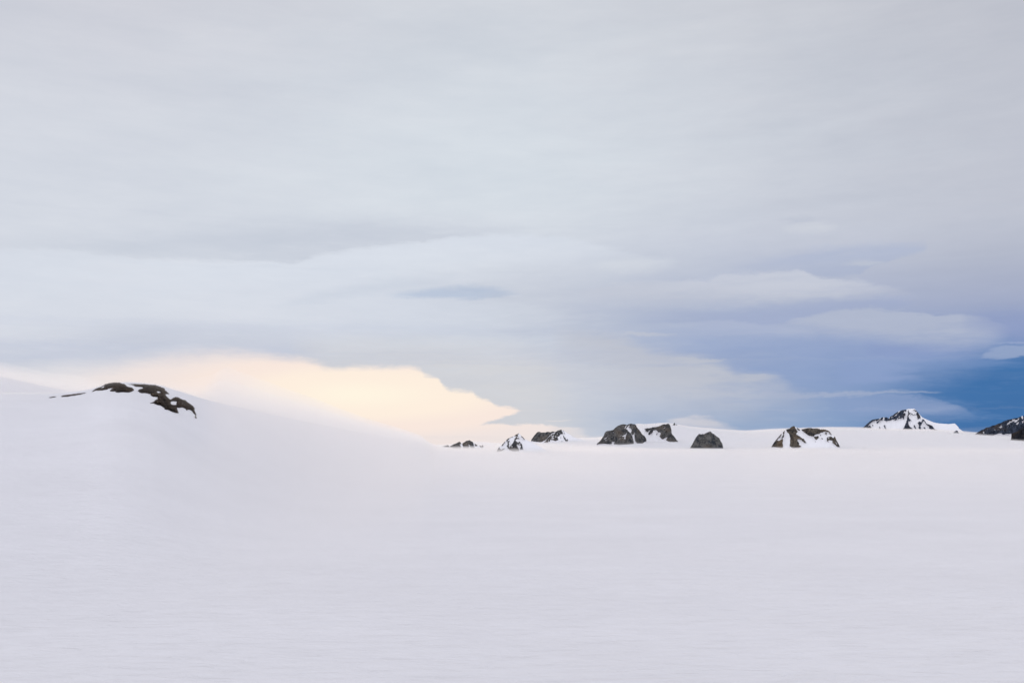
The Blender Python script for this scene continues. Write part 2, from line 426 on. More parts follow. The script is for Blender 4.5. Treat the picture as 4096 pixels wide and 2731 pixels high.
peak('massif', 'broad dark rock massif split by a narrow white snow gully, tallest of the middle peaks', 'mountain', Z4,
     [(140, 895), (165, 880), (240, 820), (300, 760), (380, 640), (430, 580), (450, 490), (500, 430), (560, 400), (620, 395), (660, 390), (780, 365), (850, 290), (950, 210), (1050, 170), (1150, 150), (1210, 150), (1290, 180),
      (1340, 150), (1420, 135), (1445, 118), (1480, 140), (1610, 155), (1640, 190), (1670, 260), (1740, 350), (1790, 365), (1850, 510), (1970, 605), (2020, 690), (2035, 770), (2060, 800)],
     [[(165, 885), (240, 810), (300, 750), (380, 630), (430, 570), (450, 480), (500, 420), (560, 390), (620, 385), (660, 380), (780, 355), (850, 280), (950, 200), (1050, 160), (1150, 140), (1210, 140), (1290, 170),
       (1340, 140), (1420, 125), (1445, 108), (1480, 130), (1610, 145), (1645, 180), (1680, 260), (1750, 350), (1860, 510), (1980, 605), (2030, 690), (2035, 780), (1960, 810), (1880, 880), (1760, 890), (1690, 880), (1640, 830), (1600, 740), (1580, 600), (1600, 460),
       (1500, 560), (1520, 700), (1550, 860), (1555, 930), (1480, 955), (1100, 945), (930, 910), (800, 905), (840, 800), (720, 830), (720, 900)]],
     [[(1280, 330), (1360, 262), (1390, 300), (1440, 350), (1460, 400), (1440, 470), (1490, 545), (1470, 545), (1430, 470), (1400, 470), (1350, 390)],
      [(1330, 210), (1390, 190), (1410, 205), (1380, 245)], [(1210, 320), (1230, 240), (1290, 200), (1260, 270)], [(430, 700), (580, 600), (520, 680), (450, 720)],
      [(470, 780), (490, 740), (550, 720), (520, 750)], [(600, 565), (605, 530), (630, 535)], [(1120, 610), (1200, 560), (1300, 490), (1240, 600), (1230, 690), (1170, 690), (1220, 620)],
      [(1010, 690), (1060, 665), (1040, 705)], [(778, 470), (800, 435), (800, 510)], [(700, 640), (745, 610), (735, 645)], [(1100, 680), (1115, 645), (1130, 650), (1115, 690)], [(1040, 600), (1100, 520), (1080, 560), (1060, 600)]],
     foot=(2470, 1780), low=26, bottom=[(2380, 1774), (2455, 1776), (2490, 1780), (2535, 1781), (2560, 1773), (2590, 1763)], relief=.2)
peak('buttress_peak', 'dark crag with a thin rock ridge running left and reddish rock at its foot', 'mountain', Z5,
     [(170, 410), (190, 398), (250, 400), (340, 370), (440, 375), (530, 360), (590, 325), (770, 315), (900, 280), (1040, 210), (1130, 180), (1220, 195), (1280, 170), (1350, 160), (1390, 200), (1440, 300), (1490, 520),
      (1500, 650), (1580, 730), (1680, 860), (1720, 930), (1800, 985), (1830, 1010)],
     [[(190, 398), (250, 390), (340, 360), (440, 365), (530, 350), (590, 315), (770, 305), (900, 270), (1040, 200), (1130, 170), (1220, 185), (1280, 160), (1350, 150), (1400, 200), (1450, 300), (1500, 520), (1460, 560), (1510, 650), (1590, 730), (1690, 860), (1730, 930),
       (1800, 985), (1600, 1030), (1430, 1055), (1340, 1000), (1220, 930), (1250, 880), (1280, 810), (1180, 830), (1100, 890), (1020, 880), (970, 820), (920, 750), (960, 650), (960, 580), (830, 560), (800, 460), (610, 480), (600, 560), (560, 620),
       (450, 690), (370, 660), (440, 560), (500, 430), (420, 490), (350, 570), (320, 530), (260, 520), (250, 430)],
      [(830, 580), (820, 660), (770, 710), (765, 670)]],
     [[(1090, 250), (1120, 220), (1150, 235), (1130, 275)], [(1120, 370), (1170, 300), (1180, 330), (1150, 385)]],
     foot=(2690, 1769), low=40, relief=.2, bottom=[(2570, 1738), (2600, 1742), (2640, 1757), (2680, 1769), (2720, 1766)])
peak('rock_spike', 'tiny dark rock spike on the snow skyline between the reddish crag and the dome', 'rock', Z5,
     [(1470, 290), (1480, 280), (1560, 200), (1625, 112), (1645, 150), (1660, 190), (1700, 200), (1735, 200), (1755, 240), (1770, 260)],
     [[(1480, 290), (1560, 190), (1625, 102), (1650, 150), (1680, 290), (1600, 300)], [(1680, 205), (1730, 190), (1755, 245), (1700, 225)]],
     foot=(2695, 1704), D=12900, low=14, step=.8, warp=.4, jit=.3, min_part=60)
peak('snow_knob', 'tiny pale rock speck alone on the snow slope below the flat topped peak', 'rock', Z3,
     [(1110, 1085), (1120, 1075), (1210, 1020), (1255, 995), (1280, 1050), (1295, 1075)],
     [[(1100, 1090), (1120, 1065), (1210, 1010), (1255, 985), (1290, 1050), (1300, 1100)]], foot=(2202, 1791), low=3, step=.8, warp=.3, jit=.2, min_part=60)
peak('rock_dome', 'bare dark rounded rock dome standing alone on the snow', 'mountain', Z9,
     [(215, 1085), (240, 1065), (330, 920), (440, 700), (520, 560), (600, 470), (650, 410), (720, 405), (760, 440), (820, 400), (880, 430), (960, 380), (1100, 320), (1170, 290), (1220, 300), (1250, 350), (1290, 380), (1390, 420),
      (1480, 520), (1620, 600), (1670, 740), (1770, 880), (1780, 1000), (1795, 1040)],
     [[(190, 1100), (240, 1050), (330, 900), (440, 690), (520, 550), (600, 460), (650, 400), (720, 395), (760, 430), (820, 390), (880, 420), (960, 370), (1100, 310), (1170, 280), (1220, 290), (1250, 340), (1290, 370), (1390, 410),
       (1490, 520), (1640, 600), (1690, 740), (1790, 880), (1800, 1000), (1800, 1300), (200, 1300)]],
     [[(1390, 445), (1410, 438), (1425, 455), (1410, 468)], [(1290, 372), (1350, 375), (1370, 400), (1320, 385)]],
     foot=(2825, 1794), low=4, relief=.13, min_part=300, slope=.8)
peak('winged_peak', 'brown two part peak with a wide white snow chute beside its pointed summit', 'mountain', Z6,
     [(330, 640), (400, 600), (470, 490), (540, 400), (620, 310), (700, 215), (760, 170), (850, 145), (900, 105), (965, 75), (990, 100), (1040, 125), (1110, 170), (1180, 160), (1290, 135), (1390, 130), (1430, 145), (1520, 140),
      (1590, 150), (1620, 165), (1730, 165), (1800, 190), (1850, 220), (1880, 270), (1950, 340), (1980, 345), (2010, 420), (2060, 510), (2105, 600), (2150, 640)],
     [[(405, 600), (470, 480), (540, 395), (545, 430), (590, 450), (650, 410), (690, 400), (695, 440), (685, 500), (695, 580), (680, 630), (600, 615), (480, 605)],
      [(535, 405), (620, 300), (655, 275), (655, 310), (600, 370), (550, 420)], [(690, 235), (735, 195), (715, 340), (680, 395), (660, 390), (680, 335), (700, 300), (690, 265)],
      [(760, 160), (850, 135), (900, 95), (965, 65), (990, 110), (1050, 220), (1025, 285), (1120, 345), (1210, 405), (1250, 460), (1280, 510), (1240, 500), (1180, 470), (1160, 435), (1050, 395), (1050, 450), (1100, 510), (1090, 550), (1150, 580),
       (1080, 625), (920, 625), (860, 580), (870, 480), (870, 380), (840, 270), (800, 240)],
      [(1140, 160), (1180, 150), (1290, 125), (1390, 120), (1430, 135), (1520, 130), (1590, 140), (1620, 180), (1630, 155), (1730, 155), (1800, 180), (1850, 210), (1885, 270), (1850, 260), (1820, 235), (1780, 220), (1740, 215), (1680, 235), (1640, 240),
       (1590, 280), (1500, 285), (1450, 345), (1390, 335), (1310, 310), (1250, 260), (1180, 210)],
      [(1740, 240), (1780, 230), (1780, 300), (1730, 270)], [(1850, 235), (1885, 265), (1935, 315), (1900, 300), (1840, 270)],
      [(1460, 340), (1530, 345), (1560, 330), (1590, 370), (1520, 420), (1470, 390)],
      [(1790, 360), (1850, 345), (1890, 340), (1930, 380), (1985, 335), (2020, 420), (2070, 510), (2110, 600), (2050, 610), (1990, 550), (1910, 490), (1920, 450), (1870, 430), (1820, 440), (1830, 480), (1780, 450), (1775, 380)],
      [(1040, 118), (1110, 160), (1105, 178), (1040, 142)], [(1640, 375), (1685, 395), (1660, 410)], [(1615, 300), (1645, 310), (1630, 325)], [(1480, 455), (1520, 465), (1500, 475)]],
     [[(1990, 470), (2010, 480), (2035, 540), (2010, 520)], [(1800, 375), (1830, 360), (1850, 380), (1810, 390)]],
     foot=(3190, 1793), low=6, rock_mat=ROCK_BROWN, bottom=[(3060, 1793), (3370, 1793)], relief=.17)
M9 = Z7([(40, 650), (110, 618), (210, 585), (300, 500), (380, 430), (440, 385), (500, 370), (630, 350), (720, 315), (750, 315), (780, 320), (820, 310), (880, 350), (930, 290), (990, 265), (1040, 220), (1120, 170), (1180, 150), (1230, 130),
         (1330, 115), (1400, 95), (1540, 88), (1580, 115), (1620, 160), (1660, 200), (1720, 280), (1780, 330), (1900, 385), (2060, 450), (2200, 475), (2340, 485)]) + \
     Z8([(120, 412), (210, 400), (300, 398), (340, 440), (400, 500), (410, 540), (470, 580), (560, 650), (640, 690), (760, 715)])
peak('summit_peak', 'highest far peak, white snow and dark ridges under a small white snow cap', 'mountain', lambda p: p if p and p[0][0] > 3000 else Z7(p), M9,
     [[(100, 630), (210, 575), (300, 490), (380, 420), (440, 375), (500, 360), (640, 340), (640, 370), (560, 385), (480, 415), (440, 440), (410, 470), (330, 540), (300, 590), (230, 600)],
      [(300, 560), (400, 530), (430, 610), (380, 605), (310, 630)], [(560, 440), (640, 400), (660, 350), (720, 305), (755, 305), (720, 350), (730, 390), (650, 400), (600, 475), (570, 480)],
      [(770, 320), (820, 300), (880, 340), (900, 350), (930, 280), (990, 255), (1040, 210), (1120, 160), (1130, 190), (1060, 250), (1010, 310), (1080, 270), (1130, 200), (1210, 135), (1300, 118), (1360, 125), (1280, 160), (1270, 200), (1320, 210), (1325, 250), (1290, 290), (1280, 380),
       (1240, 330), (1160, 350), (1050, 400), (1020, 400), (1060, 360), (900, 400), (820, 420), (760, 400)],
      [(1400, 130), (1420, 200), (1470, 210), (1530, 250), (1600, 230), (1620, 180), (1580, 160), (1500, 130), (1560, 122), (1620, 150), (1650, 190), (1700, 270), (1720, 330), (1640, 370), (1620, 300), (1600, 250), (1520, 260), (1450, 220), (1420, 240), (1400, 280), (1420, 350),
       (1480, 410), (1400, 420), (1400, 490), (1430, 550), (1490, 600), (1530, 660), (1450, 680), (1220, 680), (1290, 560), (1340, 430), (1360, 350), (1380, 250)],
      [(1530, 520), (1560, 520), (1600, 620), (1590, 640), (1540, 570)],
      [(1640, 460), (1680, 430), (1740, 440), (1760, 370), (1800, 370), (1840, 430), (1870, 480), (2020, 535), (2080, 620), (2180, 675), (2000, 680), (1940, 600), (1930, 560), (1870, 510), (1800, 400), (1770, 450), (1740, 500), (1710, 550), (1740, 650), (1700, 665), (1660, 600), (1670, 530)],
      [(1780, 580), (1820, 570), (1850, 615), (1830, 625)], [(750, 530), (780, 510), (800, 580), (835, 640), (800, 630), (770, 580)], [(630, 550), (660, 590), (655, 640), (635, 630)], [(450, 490), (470, 510), (475, 570), (455, 540)]],
     [[(940, 320), (960, 300), (980, 315), (960, 335)], [(1140, 310), (1160, 285), (1170, 310), (1150, 330)], [(1090, 360), (1110, 335), (1130, 360), (1105, 385)]],
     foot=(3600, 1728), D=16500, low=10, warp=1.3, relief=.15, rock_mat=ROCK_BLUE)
peak('foot_rock', 'small dark rock at the foot of the snow ridge right of the highest peak', 'rock', Z8,
     [(225, 692), (235, 685), (290, 630), (340, 605), (375, 610), (395, 650), (415, 692)], [[(215, 730), (235, 675), (290, 620), (340, 595), (378, 600), (420, 690), (420, 730)]],
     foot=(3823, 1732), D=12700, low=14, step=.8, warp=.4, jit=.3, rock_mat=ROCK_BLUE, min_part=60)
peak('dark_ridge', 'long blue grey rock ridge with snow patches rising to the edge of the photo', 'mountain', Z8,
     [(840, 730), (870, 715), (920, 695), (1000, 640), (1080, 590), (1160, 560), (1220, 520), (1330, 500), (1420, 450), (1500, 440), (1580, 400), (1660, 380), (1760, 320), (1860, 285), (1960, 270), (2060, 240), (2160, 230), (2250, 190),
      (2310, 175), (2400, 170), (2600, 60), (2900, 10), (3300, 130), (3700, 420), (4000, 700)],
     [[(860, 715), (920, 685), (1000, 630), (1080, 580), (1160, 550), (1220, 510), (1330, 490), (1420, 440), (1500, 430), (1580, 390), (1660, 370), (1760, 310), (1860, 275), (1960, 260), (2060, 230), (2160, 220), (2250, 180), (2310, 165), (2400, 160), (2600, 50), (2900, 0), (3300, 120), (3700, 410), (4000, 700),
       (4000, 1000), (1970, 700), (1800, 710), (1730, 728), (1680, 690), (1600, 690), (1450, 745), (1250, 775), (1100, 805), (945, 810), (1040, 718)]],
     [[(1860, 410), (1960, 300), (2060, 270), (2050, 320), (1950, 370), (1870, 430)], [(2070, 360), (2100, 260), (2200, 250), (2180, 290), (2130, 340)], [(2120, 400), (2200, 330), (2190, 390), (2150, 420)], [(2270, 195), (2310, 182), (2330, 240), (2300, 270)],
      [(2290, 340), (2352, 300), (2352, 340), (2310, 390)], [(1465, 560), (1500, 570), (1490, 595)], [(1590, 495), (1650, 480), (1680, 440), (1690, 510), (1650, 520)], [(1130, 650), (1160, 645), (1165, 675), (1140, 675)], [(2400, 300), (2600, 200), (2700, 260), (2500, 380)]],
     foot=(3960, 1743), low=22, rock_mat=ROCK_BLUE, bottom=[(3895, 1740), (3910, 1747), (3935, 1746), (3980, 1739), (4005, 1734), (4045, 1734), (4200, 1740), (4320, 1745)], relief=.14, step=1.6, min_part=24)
peak('black_crag', 'near black crag cut off by the photo edge, before the blue grey ridge', 'mountain', Z8,
     [(1935, 895), (1950, 885), (1975, 840), (1960, 770), (1975, 700), (2010, 685), (2140, 640), (2250, 560), (2352, 500), (2500, 420), (2700, 350), (3000, 420), (3300, 700), (3500, 980)],
     [[(1920, 890), (1965, 820), (1940, 760), (1965, 690), (2010, 675), (2140, 630), (2250, 550), (2352, 490), (2500, 410), (2700, 340), (3000, 410), (3300, 690), (3520, 1000), (3500, 1300), (1900, 1300)]],
     foot=(4070, 1763), low=20, rock_mat=ROCK_BLACK, bottom=[(4040, 1759), (4070, 1762), (4096, 1766), (4250, 1772)], relief=.18)

# ------------------------------------------------------------------ rock outcrops on the near snow hill
K = crop(150, 1480, 3.36)
def outcrop(name, label, outline, holes=(), mat=None, thick=7.0, step=1.0):
    outline = K(outline); holes = [K(h) for h in holes]
    xs = [p[0] for p in outline]; ys = [p[1] for p in outline]
    gx = np.arange(min(xs) - 2, max(xs) + 3, step); gy = np.arange(min(ys) - 2, max(ys) + 3, step)
    PX, PY = np.meshgrid(gx, gy)
    # coarse ground distances, then bilinear
    cxs = np.linspace(gx[0], gx[-1], max(int(len(gx) / 5), 3)); cys = np.linspace(gy[0], gy[-1], max(int(len(gy) / 3), 3))
    CXX, CYY = np.meshgrid(cxs, cys)
    Rc = hit(CXX.ravel(), CYY.ravel(), 1200, 4300, 500).reshape(CXX.shape)
    fx = np.interp(gx, cxs, np.arange(len(cxs))); fy = np.interp(gy, cys, np.arange(len(cys)))
    x0 = np.clip(fx.astype(int), 0, len(cxs) - 2); y0 = np.clip(fy.astype(int), 0, len(cys) - 2)
    tx = (fx - x0)[None, :]; ty = (fy - y0)[:, None]
    R = (Rc[y0][:, x0] * (1 - tx) + Rc[y0][:, x0 + 1] * tx) * (1 - ty) + (Rc[y0 + 1][:, x0] * (1 - tx) + Rc[y0 + 1][:, x0 + 1] * tx) * ty
    mx = PX + 2.0 * fbm(PX / 6, PY / 6 + 40, 4, .7); my = PY + 1.7 * fbm(PX / 6 + 70, PY / 6, 4, .7)
    fmask = inside((mx[:-1, :-1] + mx[1:, 1:]) / 2, (my[:-1, :-1] + my[1:, 1:]) / 2, outline)
    for h in holes: fmask &= ~inside((mx[:-1, :-1] + mx[1:, 1:]) / 2, (my[:-1, :-1] + my[1:, 1:]) / 2, h)
    dist = edge_dist(PX, PY, [outline] + holes)
    lift = thick * (sstep(0, 7, dist) * .9 + .25) + 9.0 * ridged(PX / 22, PY / 12, 5) * sstep(0, 8, dist) + 4.0 * fbm(PX / 5, PY / 3, 4, .6) * sstep(0, 4, dist)
    ang = np.clip(T0(0 * R, R) * 0 + .22, .1, 1)
    Rf = R - lift / ang * .55
    d = ray(PX, PY); hh = np.hypot(d[..., 0], d[..., 1])
    def pts(r, dz=0): return np.stack([d[..., 0] / hh * r, d[..., 1] / hh * r, CAMH + d[..., 2] / hh * r + dz], -1)
    Vf = pts(Rf).reshape(-1, 3); Vb = pts(R + 25, -9).reshape(-1, 3)
    C = PX.shape[1]; n = Vf.shape[0]
    ii = (np.arange(PX.shape[0] - 1)[:, None] * C + np.arange(C - 1)[None, :])
    q = np.stack([ii, ii + C, ii + C + 1, ii + 1], -1)[fmask]
    e = np.concatenate([q[:, [0, 1]], q[:, [1, 2]], q[:, [2, 3]], q[:, [3, 0]]])
    key = np.sort(e, 1); kk = key[:, 0] * n * 2 + key[:, 1]
    u, inv, cnt = np.unique(kk, return_inverse=True, return_counts=True)
    be = e[cnt[inv] == 1]
    sides = np.stack([be[:, 1], be[:, 0], be[:, 0] + n, be[:, 1] + n], -1)
    faces = np.concatenate([q, sides, q[:, ::-1] + n])
    V = np.concatenate([Vf, Vb])
    V, faces = compact(V, faces)
    loc = np.array([V[:, 0].mean(), V[:, 1].mean(), V[:, 2].min()])
    o = mesh_object(name, V, faces, mat or ROCK_DARK, None, loc)
    return tag(o, label, 'rock outcrop', 'dark rock outcrops on the snow hill', 'thing')

outcrop('rock_outcrop', 'tiny dark rock sliver at the far end of the hill crest, smallest of the outcrops',
        [(150, 366), (190, 358), (262, 351), (230, 361), (185, 370)], thick=3)
outcrop('rock_outcrop', 'long thin strip of dark rock along the snow crest',
        [(312, 350), (340, 338), (470, 323), (560, 310), (662, 303), (590, 324), (500, 341), (400, 354), (335, 358)], thick=3)
outcrop('rock_outcrop', 'dark humped rock outcrop on top of the snow hill with snow in its flank',
        [(722, 291), (780, 250), (850, 225), (905, 190), (950, 177), (1030, 165), (1100, 167), (1140, 182), (1165, 186), (1200, 212), (1240, 228), (1262, 228), (1285, 250), (1300, 270), (1270, 285), (1220, 297), (1160, 293), (1090, 297), (1055, 297),
         (1045, 280), (1010, 286), (985, 282), (970, 274), (1012, 242), (980, 242), (930, 258), (870, 272), (830, 273), (790, 275), (750, 286)],
        [[(852, 240), (870, 222), (900, 212), (890, 230)]], thick=6)
outcrop('rock_outcrop', 'large ragged dark brown rock band stepping down the hill, with a white snow hole',
        [(1190, 185), (1230, 190), (1300, 185), (1370, 188), (1440, 188), (1490, 193), (1550, 197), (1590, 198), (1640, 218), (1680, 235), (1705, 245), (1715, 268), (1740, 288), (1775, 318), (1735, 320), (1720, 325), (1740, 350), (1775, 385), (1790, 392), (1830, 370),
         (1855, 357), (1890, 363), (1920, 382), (1970, 400), (2000, 410), (2020, 435), (2060, 455), (2095, 480), (2118, 515), (2105, 530), (2120, 555), (2145, 600), (2130, 610), (2145, 645), (2125, 648), (2110, 630), (2118, 605), (2085, 575), (2075, 555), (2040, 535),
         (2025, 540), (2000, 550), (1985, 520), (1950, 505), (1875, 505), (1880, 530), (1898, 578), (1850, 570), (1800, 555), (1750, 530), (1710, 528), (1705, 508), (1680, 490), (1650, 470), (1590, 460), (1570, 445), (1515, 445), (1560, 422), (1585, 400), (1615, 390),
         (1615, 360), (1545, 352), (1520, 335), (1515, 320), (1450, 305), (1400, 308), (1370, 295), (1350, 275), (1365, 260), (1415, 238), (1395, 230), (1330, 228), (1300, 218), (1290, 200), (1230, 193)],
        [[(1785, 440), (1800, 422), (1830, 420), (1870, 425), (1862, 445), (1865, 462), (1830, 468), (1800, 458)], [(1608, 292), (1630, 288), (1652, 298), (1625, 304)]], thick=6)

# ------------------------------------------------------------------ the snowfield: one sheet to the horizon
az = np.radians(np.concatenate([np.arange(-180, -40, 2.5), np.arange(-40, 40, .055), np.arange(40, 180, 2.5)]))
rad = np.concatenate([[1.5, 6, 15, 30, 50, 75, 100], np.geomspace(130, 700, 90)[:-1], np.geomspace(700, 9000, 330)[:-1], np.geomspace(9000, 16500, 110)[:-1], np.geomspace(16500, 45000, 14)])
A_, R_ = np.meshgrid(az, rad)
X = np.sin(A_) * R_; Y = np.cos(A_) * R_; Z = T(X, Y)
V = np.stack([X, Y, Z], -1).reshape(-1, 3)
C = len(az); ii = np.arange(len(rad) - 1)[:, None] * C; jj = np.arange(C)[None, :]; j2 = (jj + 1) % C
q = np.stack([ii + jj, ii + j2, ii + C + j2, ii + C + jj], -1).reshape(-1, 4)
ground = mesh_object('snowfield', V, q, SNOW)
tag(ground, kind='structure')

# ------------------------------------------------------------------ low drifting mist lying on the snow
maz = np.radians(np.arange(-36, 36.01, .4)); mr = np.geomspace(420, 14600, 140)
A_, R_ = np.meshgrid(maz, mr)
X = np.sin(A_) * R_; Y = np.cos(A_) * R_; G = gpx(X, Y)
plain_t = np.interp(G, [-400, 200, 650, 900, 1250, 1600, 1800, 2150, 2450, 2600, 2900, 3100, 3400, 3800, 4400], [20, 20, 40, 72, 70, 44, 17, 18, 15, 9, 8, 12, 13, 13, 9])
thin = plain_t * np.where(G < 1700, sstep(420, 2400, R_), sstep(420, 3000, R_)) * (1 - .3 * sstep(8600, 10500, R_) * (1 - sstep(2300, 2900, G)) + .25 * sstep(9200, 10800, R_) * sstep(2500, 2900, G))
hillmask = sstep(-600, 100, G) * (1 - sstep(780, 900, G)) * sstep(1350, 1800, R_) * (1 - sstep(2700, 3300, R_))
thin = thin * (1 - .93 * hillmask) * (1 + 1.6 * sstep(3400, 4600, R_) * (1 - sstep(250, 600, G))) + .4
base = T0(X, Y)
nr, nc = X.shape; n = nr * nc
ii = (np.arange(nr - 1)[:, None] * nc + np.arange(nc - 1)[None, :])
qb = np.stack([ii, ii + nc, ii + nc + 1, ii + 1], -1).reshape(-1, 4); qt = qb[:, ::-1] + n
loop = np.concatenate([np.arange(nc), np.arange(1, nr) * nc + nc - 1, (nr - 1) * nc + np.arange(nc - 2, -1, -1), np.arange(nr - 2, 0, -1) * nc])
l2 = np.roll(loop, -1)
qs = np.stack([loop, l2, l2 + n, loop + n], -1)
mm, nt = new_mat('drifting_mist')
out = nd(nt, 'ShaderNodeOutputMaterial'); pv = nd(nt, 'ShaderNodeVolumePrincipled')
pv.inputs['Color'].default_value = (.99, .965, .945, 1); pv.inputs['Density'].default_value = .00041; pv.inputs['Anisotropy'].default_value = .35
nt.links.new(pv.outputs[0], out.inputs['Volume'])
for lay, (frac, deep) in enumerate(((1.45, 14), (.98, 11), (.58, 8), (.28, 5))):      # thin layers that thicken towards the snow
    low = np.stack([X, Y, base - deep], -1); top = np.stack([X, Y, base + thin * frac + 1.5], -1)
    V = np.concatenate([low.reshape(-1, 3), top.reshape(-1, 3)])
    mist = mesh_object('mist', V, np.concatenate([qb, qt, qs]), mm, smooth=False)
    tag(mist, kind='stuff')

# ------------------------------------------------------------------ sky: Nishita light above, cloud sheets and clear gaps by direction
BACK_FILL = .76  # extra brightness added to the unseen sky behind the camera
SUN_AZ = math.degrees(math.atan((1420 - CX) / F)); SUN_EL = 5.0
w = bpy.data.worlds.new('World'); scene.world = w; w.use_nodes = True
nt = w.node_tree; nt.nodes.clear()
tc = nd(nt, 'ShaderNodeTexCoord'); sep = nd(nt, 'ShaderNodeSeparateXYZ')
nt.links.new(tc.outputs['Generated'], sep.inputs[0])
AZ = mth(nt, 'ARCTAN2', sep.outputs[0], sep.outputs[1]); EL = mth(nt, 'ARCSINE', sep.outputs[2])
U = mth(nt, 'MULTIPLY_ADD', AZ, 180 / math.pi / 64, .5, clamp=True)
V0 = mth(nt, 'MULTIPLY_ADD', EL, 180 / math.pi / 40, .25)
PXV = .01439 / 40
cmb = nd(nt, 'ShaderNodeCombineXYZ'); nt.links.new(AZ, cmb.inputs[0]); nt.links.new(EL, cmb.inputs[1])
w1 = noise(nt, mapping(nt, cmb.outputs[0], (9, 45, 1)), 1.0, 3, .55)
w2 = noise(nt, mapping(nt, cmb.outputs[0], (30, 150, 1)), 1.0, 6, .62)
wsum = mth(nt, 'ADD', mth(nt, 'MULTIPLY_ADD', w1, 40 * PXV, -20 * PXV), mth(nt, 'MULTIPLY_ADD', w2, 36 * PXV, -18 * PXV))
w3 = noise(nt, mapping(nt, cmb.outputs[0], (70, 170, 1)), 1.0, 5, .65)
wsum = mth(nt, 'ADD', wsum, mth(nt, 'MULTIPLY_ADD', w3, 24 * PXV, -12 * PXV))
VW = mth(nt, 'ADD', V0, wsum)
UW = mth(nt, 'ADD', U, mth(nt, 'ADD', mth(nt, 'MULTIPLY_ADD', w1, .12, -.06), mth(nt, 'MULTIPLY_ADD', w2, .05, -.025)))
ux = lambda px, py=1500: float((azel(px, py)[0] + 32) / 64)
def uv(pts):
    r = []
    for px, py in pts:
        a, e = azel(px, py); r.append((float((a + 32) / 64), float((e + 10) / 40)))
    return r
def curve(pts):
    n = nd(nt, 'ShaderNodeFloatCurve'); c = n.mapping.curves[0]
    pts = sorted(pts); pts = [(max(0, min(1, x)), max(0, min(1, y))) for x, y in pts]
    qs_ = [pts[0]]
    for p in pts[1:]:
        if p[0] > qs_[-1][0] + 1e-4: qs_.append(p)
    if len(qs_) == 1: qs_.append((min(qs_[0][0] + .01, 1), qs_[0][1]))
    c.points[0].location = qs_[0]; c.points[1].location = qs_[-1]
    for p in qs_[1:-1]: c.points.new(*p)
    for p in c.points: p.handle_type = 'AUTO_CLAMPED'
    n.mapping.extend = 'HORIZONTAL'; n.mapping.update()
    nt.links.new(U, n.inputs['Value'])
    return n.outputs[0]
def smooth(x, lo, hi):
    n = nd(nt, 'ShaderNodeMapRange', interpolation_type='SMOOTHSTEP')
    setin(nt, n.inputs[0], x); setin(nt, n.inputs[1], lo); setin(nt, n.inputs[2], hi)
    n.inputs[3].default_value = 0; n.inputs[4].default_value = 1
    return n.outputs[0]
def band(top=None, bot=None, st=15, sb=15, fade=None, v=None, alpha=1.0):
    v = v if v is not None else VW
    m = None
    def soft(s): return mth(nt, 'MULTIPLY', curve([(ux(p), k / 400) for p, k in s]), 400 * PXV) if isinstance(s, list) else s * PXV
    if top:
        e = mth(nt, 'SUBTRACT', curve(uv(top)), v); s = soft(st)
        m = smooth(e, mth(nt, 'MULTIPLY', s, -1.0), s) if not isinstance(s, float) else smooth(e, -s, s)
    if bot:
        e = mth(nt, 'SUBTRACT', v, curve(uv(bot))); s = soft(sb)
        b = smooth(e, mth(nt, 'MULTIPLY', s, -1.0), s) if not isinstance(s, float) else smooth(e, -s, s)
        m = b if m is None else mth(nt, 'MULTIPLY', m, b)
    if fade: m = mth(nt, 'MULTIPLY', m, curve([(ux(p), a) for p, a in fade]))
    return mth(nt, 'MULTIPLY', m, alpha)
def vert_ramp(px, stops):
    st = []
    for py, c in stops:
        e = float(azel(px, py)[1]); st.append(((e + 10) / 40, lin(c)))
    st.sort(); return ramp(nt, V0, st, 'B_SPLINE')
c = vert_ramp(100, [(-300, (205, 206, 214)), (0, (207, 209, 218)), (400, (210, 214, 223)), (900, (214, 219, 228)), (1010, (213, 217, 226)), (1120, (217, 221, 230)), (1320, (216, 220, 229)), (1480, (208, 212, 222)), (1800, (210, 212, 220))])
c1 = vert_ramp(2048, [(-300, (205, 208, 215)), (0, (207, 211, 219)), (500, (212, 219, 227)), (800, (216, 223, 230)), (1000, (212, 217, 226)), (1200, (211, 217, 228)), (1400, (208, 214, 225)), (1600, (206, 209, 216)), (1800, (199, 205, 217))])
c = mixc(nt, smooth(UW, ux(200), ux(2000)), c, c1)
c2 = vert_ramp(3000, [(-300, (200, 202, 209)), (0, (203, 206, 214)), (500, (207, 212, 221)), (700, (206, 211, 220)), (1000, (198, 203, 216)), (1230, (178, 190, 216)), (1400, (160, 179, 215)), (1550, (158, 177, 212)), (1680, (156, 179, 211)), (1780, (150, 176, 210))])
c = mixc(nt, smooth(UW, ux(1950), ux(3150)), c, c2)
c3 = vert_ramp(3900, [(-300, (190, 193, 202)), (0, (190, 193, 203)), (500, (193, 197, 208)), (800, (191, 195, 207)), (1000, (190, 195, 209)), (1200, (176, 185, 210)), (1330, (150, 168, 207)), (1450, (132, 158, 204)), (1580, (122, 155, 202)), (1780, (112, 150, 198))])
c = mixc(nt, smooth(UW, ux(2750), ux(4250)), c, c3)
S = crop(0, 0, 2352 / 4096)       # full view
Q = crop(2048, 750, 1.1484); Y_ = crop(2400, 1200, 1.3868); Gw = crop(1200, 1350, 1.96)
tex = smooth(noise(nt, mapping(nt, cmb.outputs[0], (11, 70, 1), (0, 0, .03)), 1.0, 6, .62), .25, .55)
TEX = mth(nt, 'MULTIPLY_ADD', tex, .5, .62)
def layer(colr, m, plain=False):
    global c
    if not plain: m = mth(nt, 'MULTIPLY', m, TEX, clamp=True)
    c = mixc(nt, m, c, lin(colr) if not isinstance(colr, bpy.types.NodeSocket) else colr)
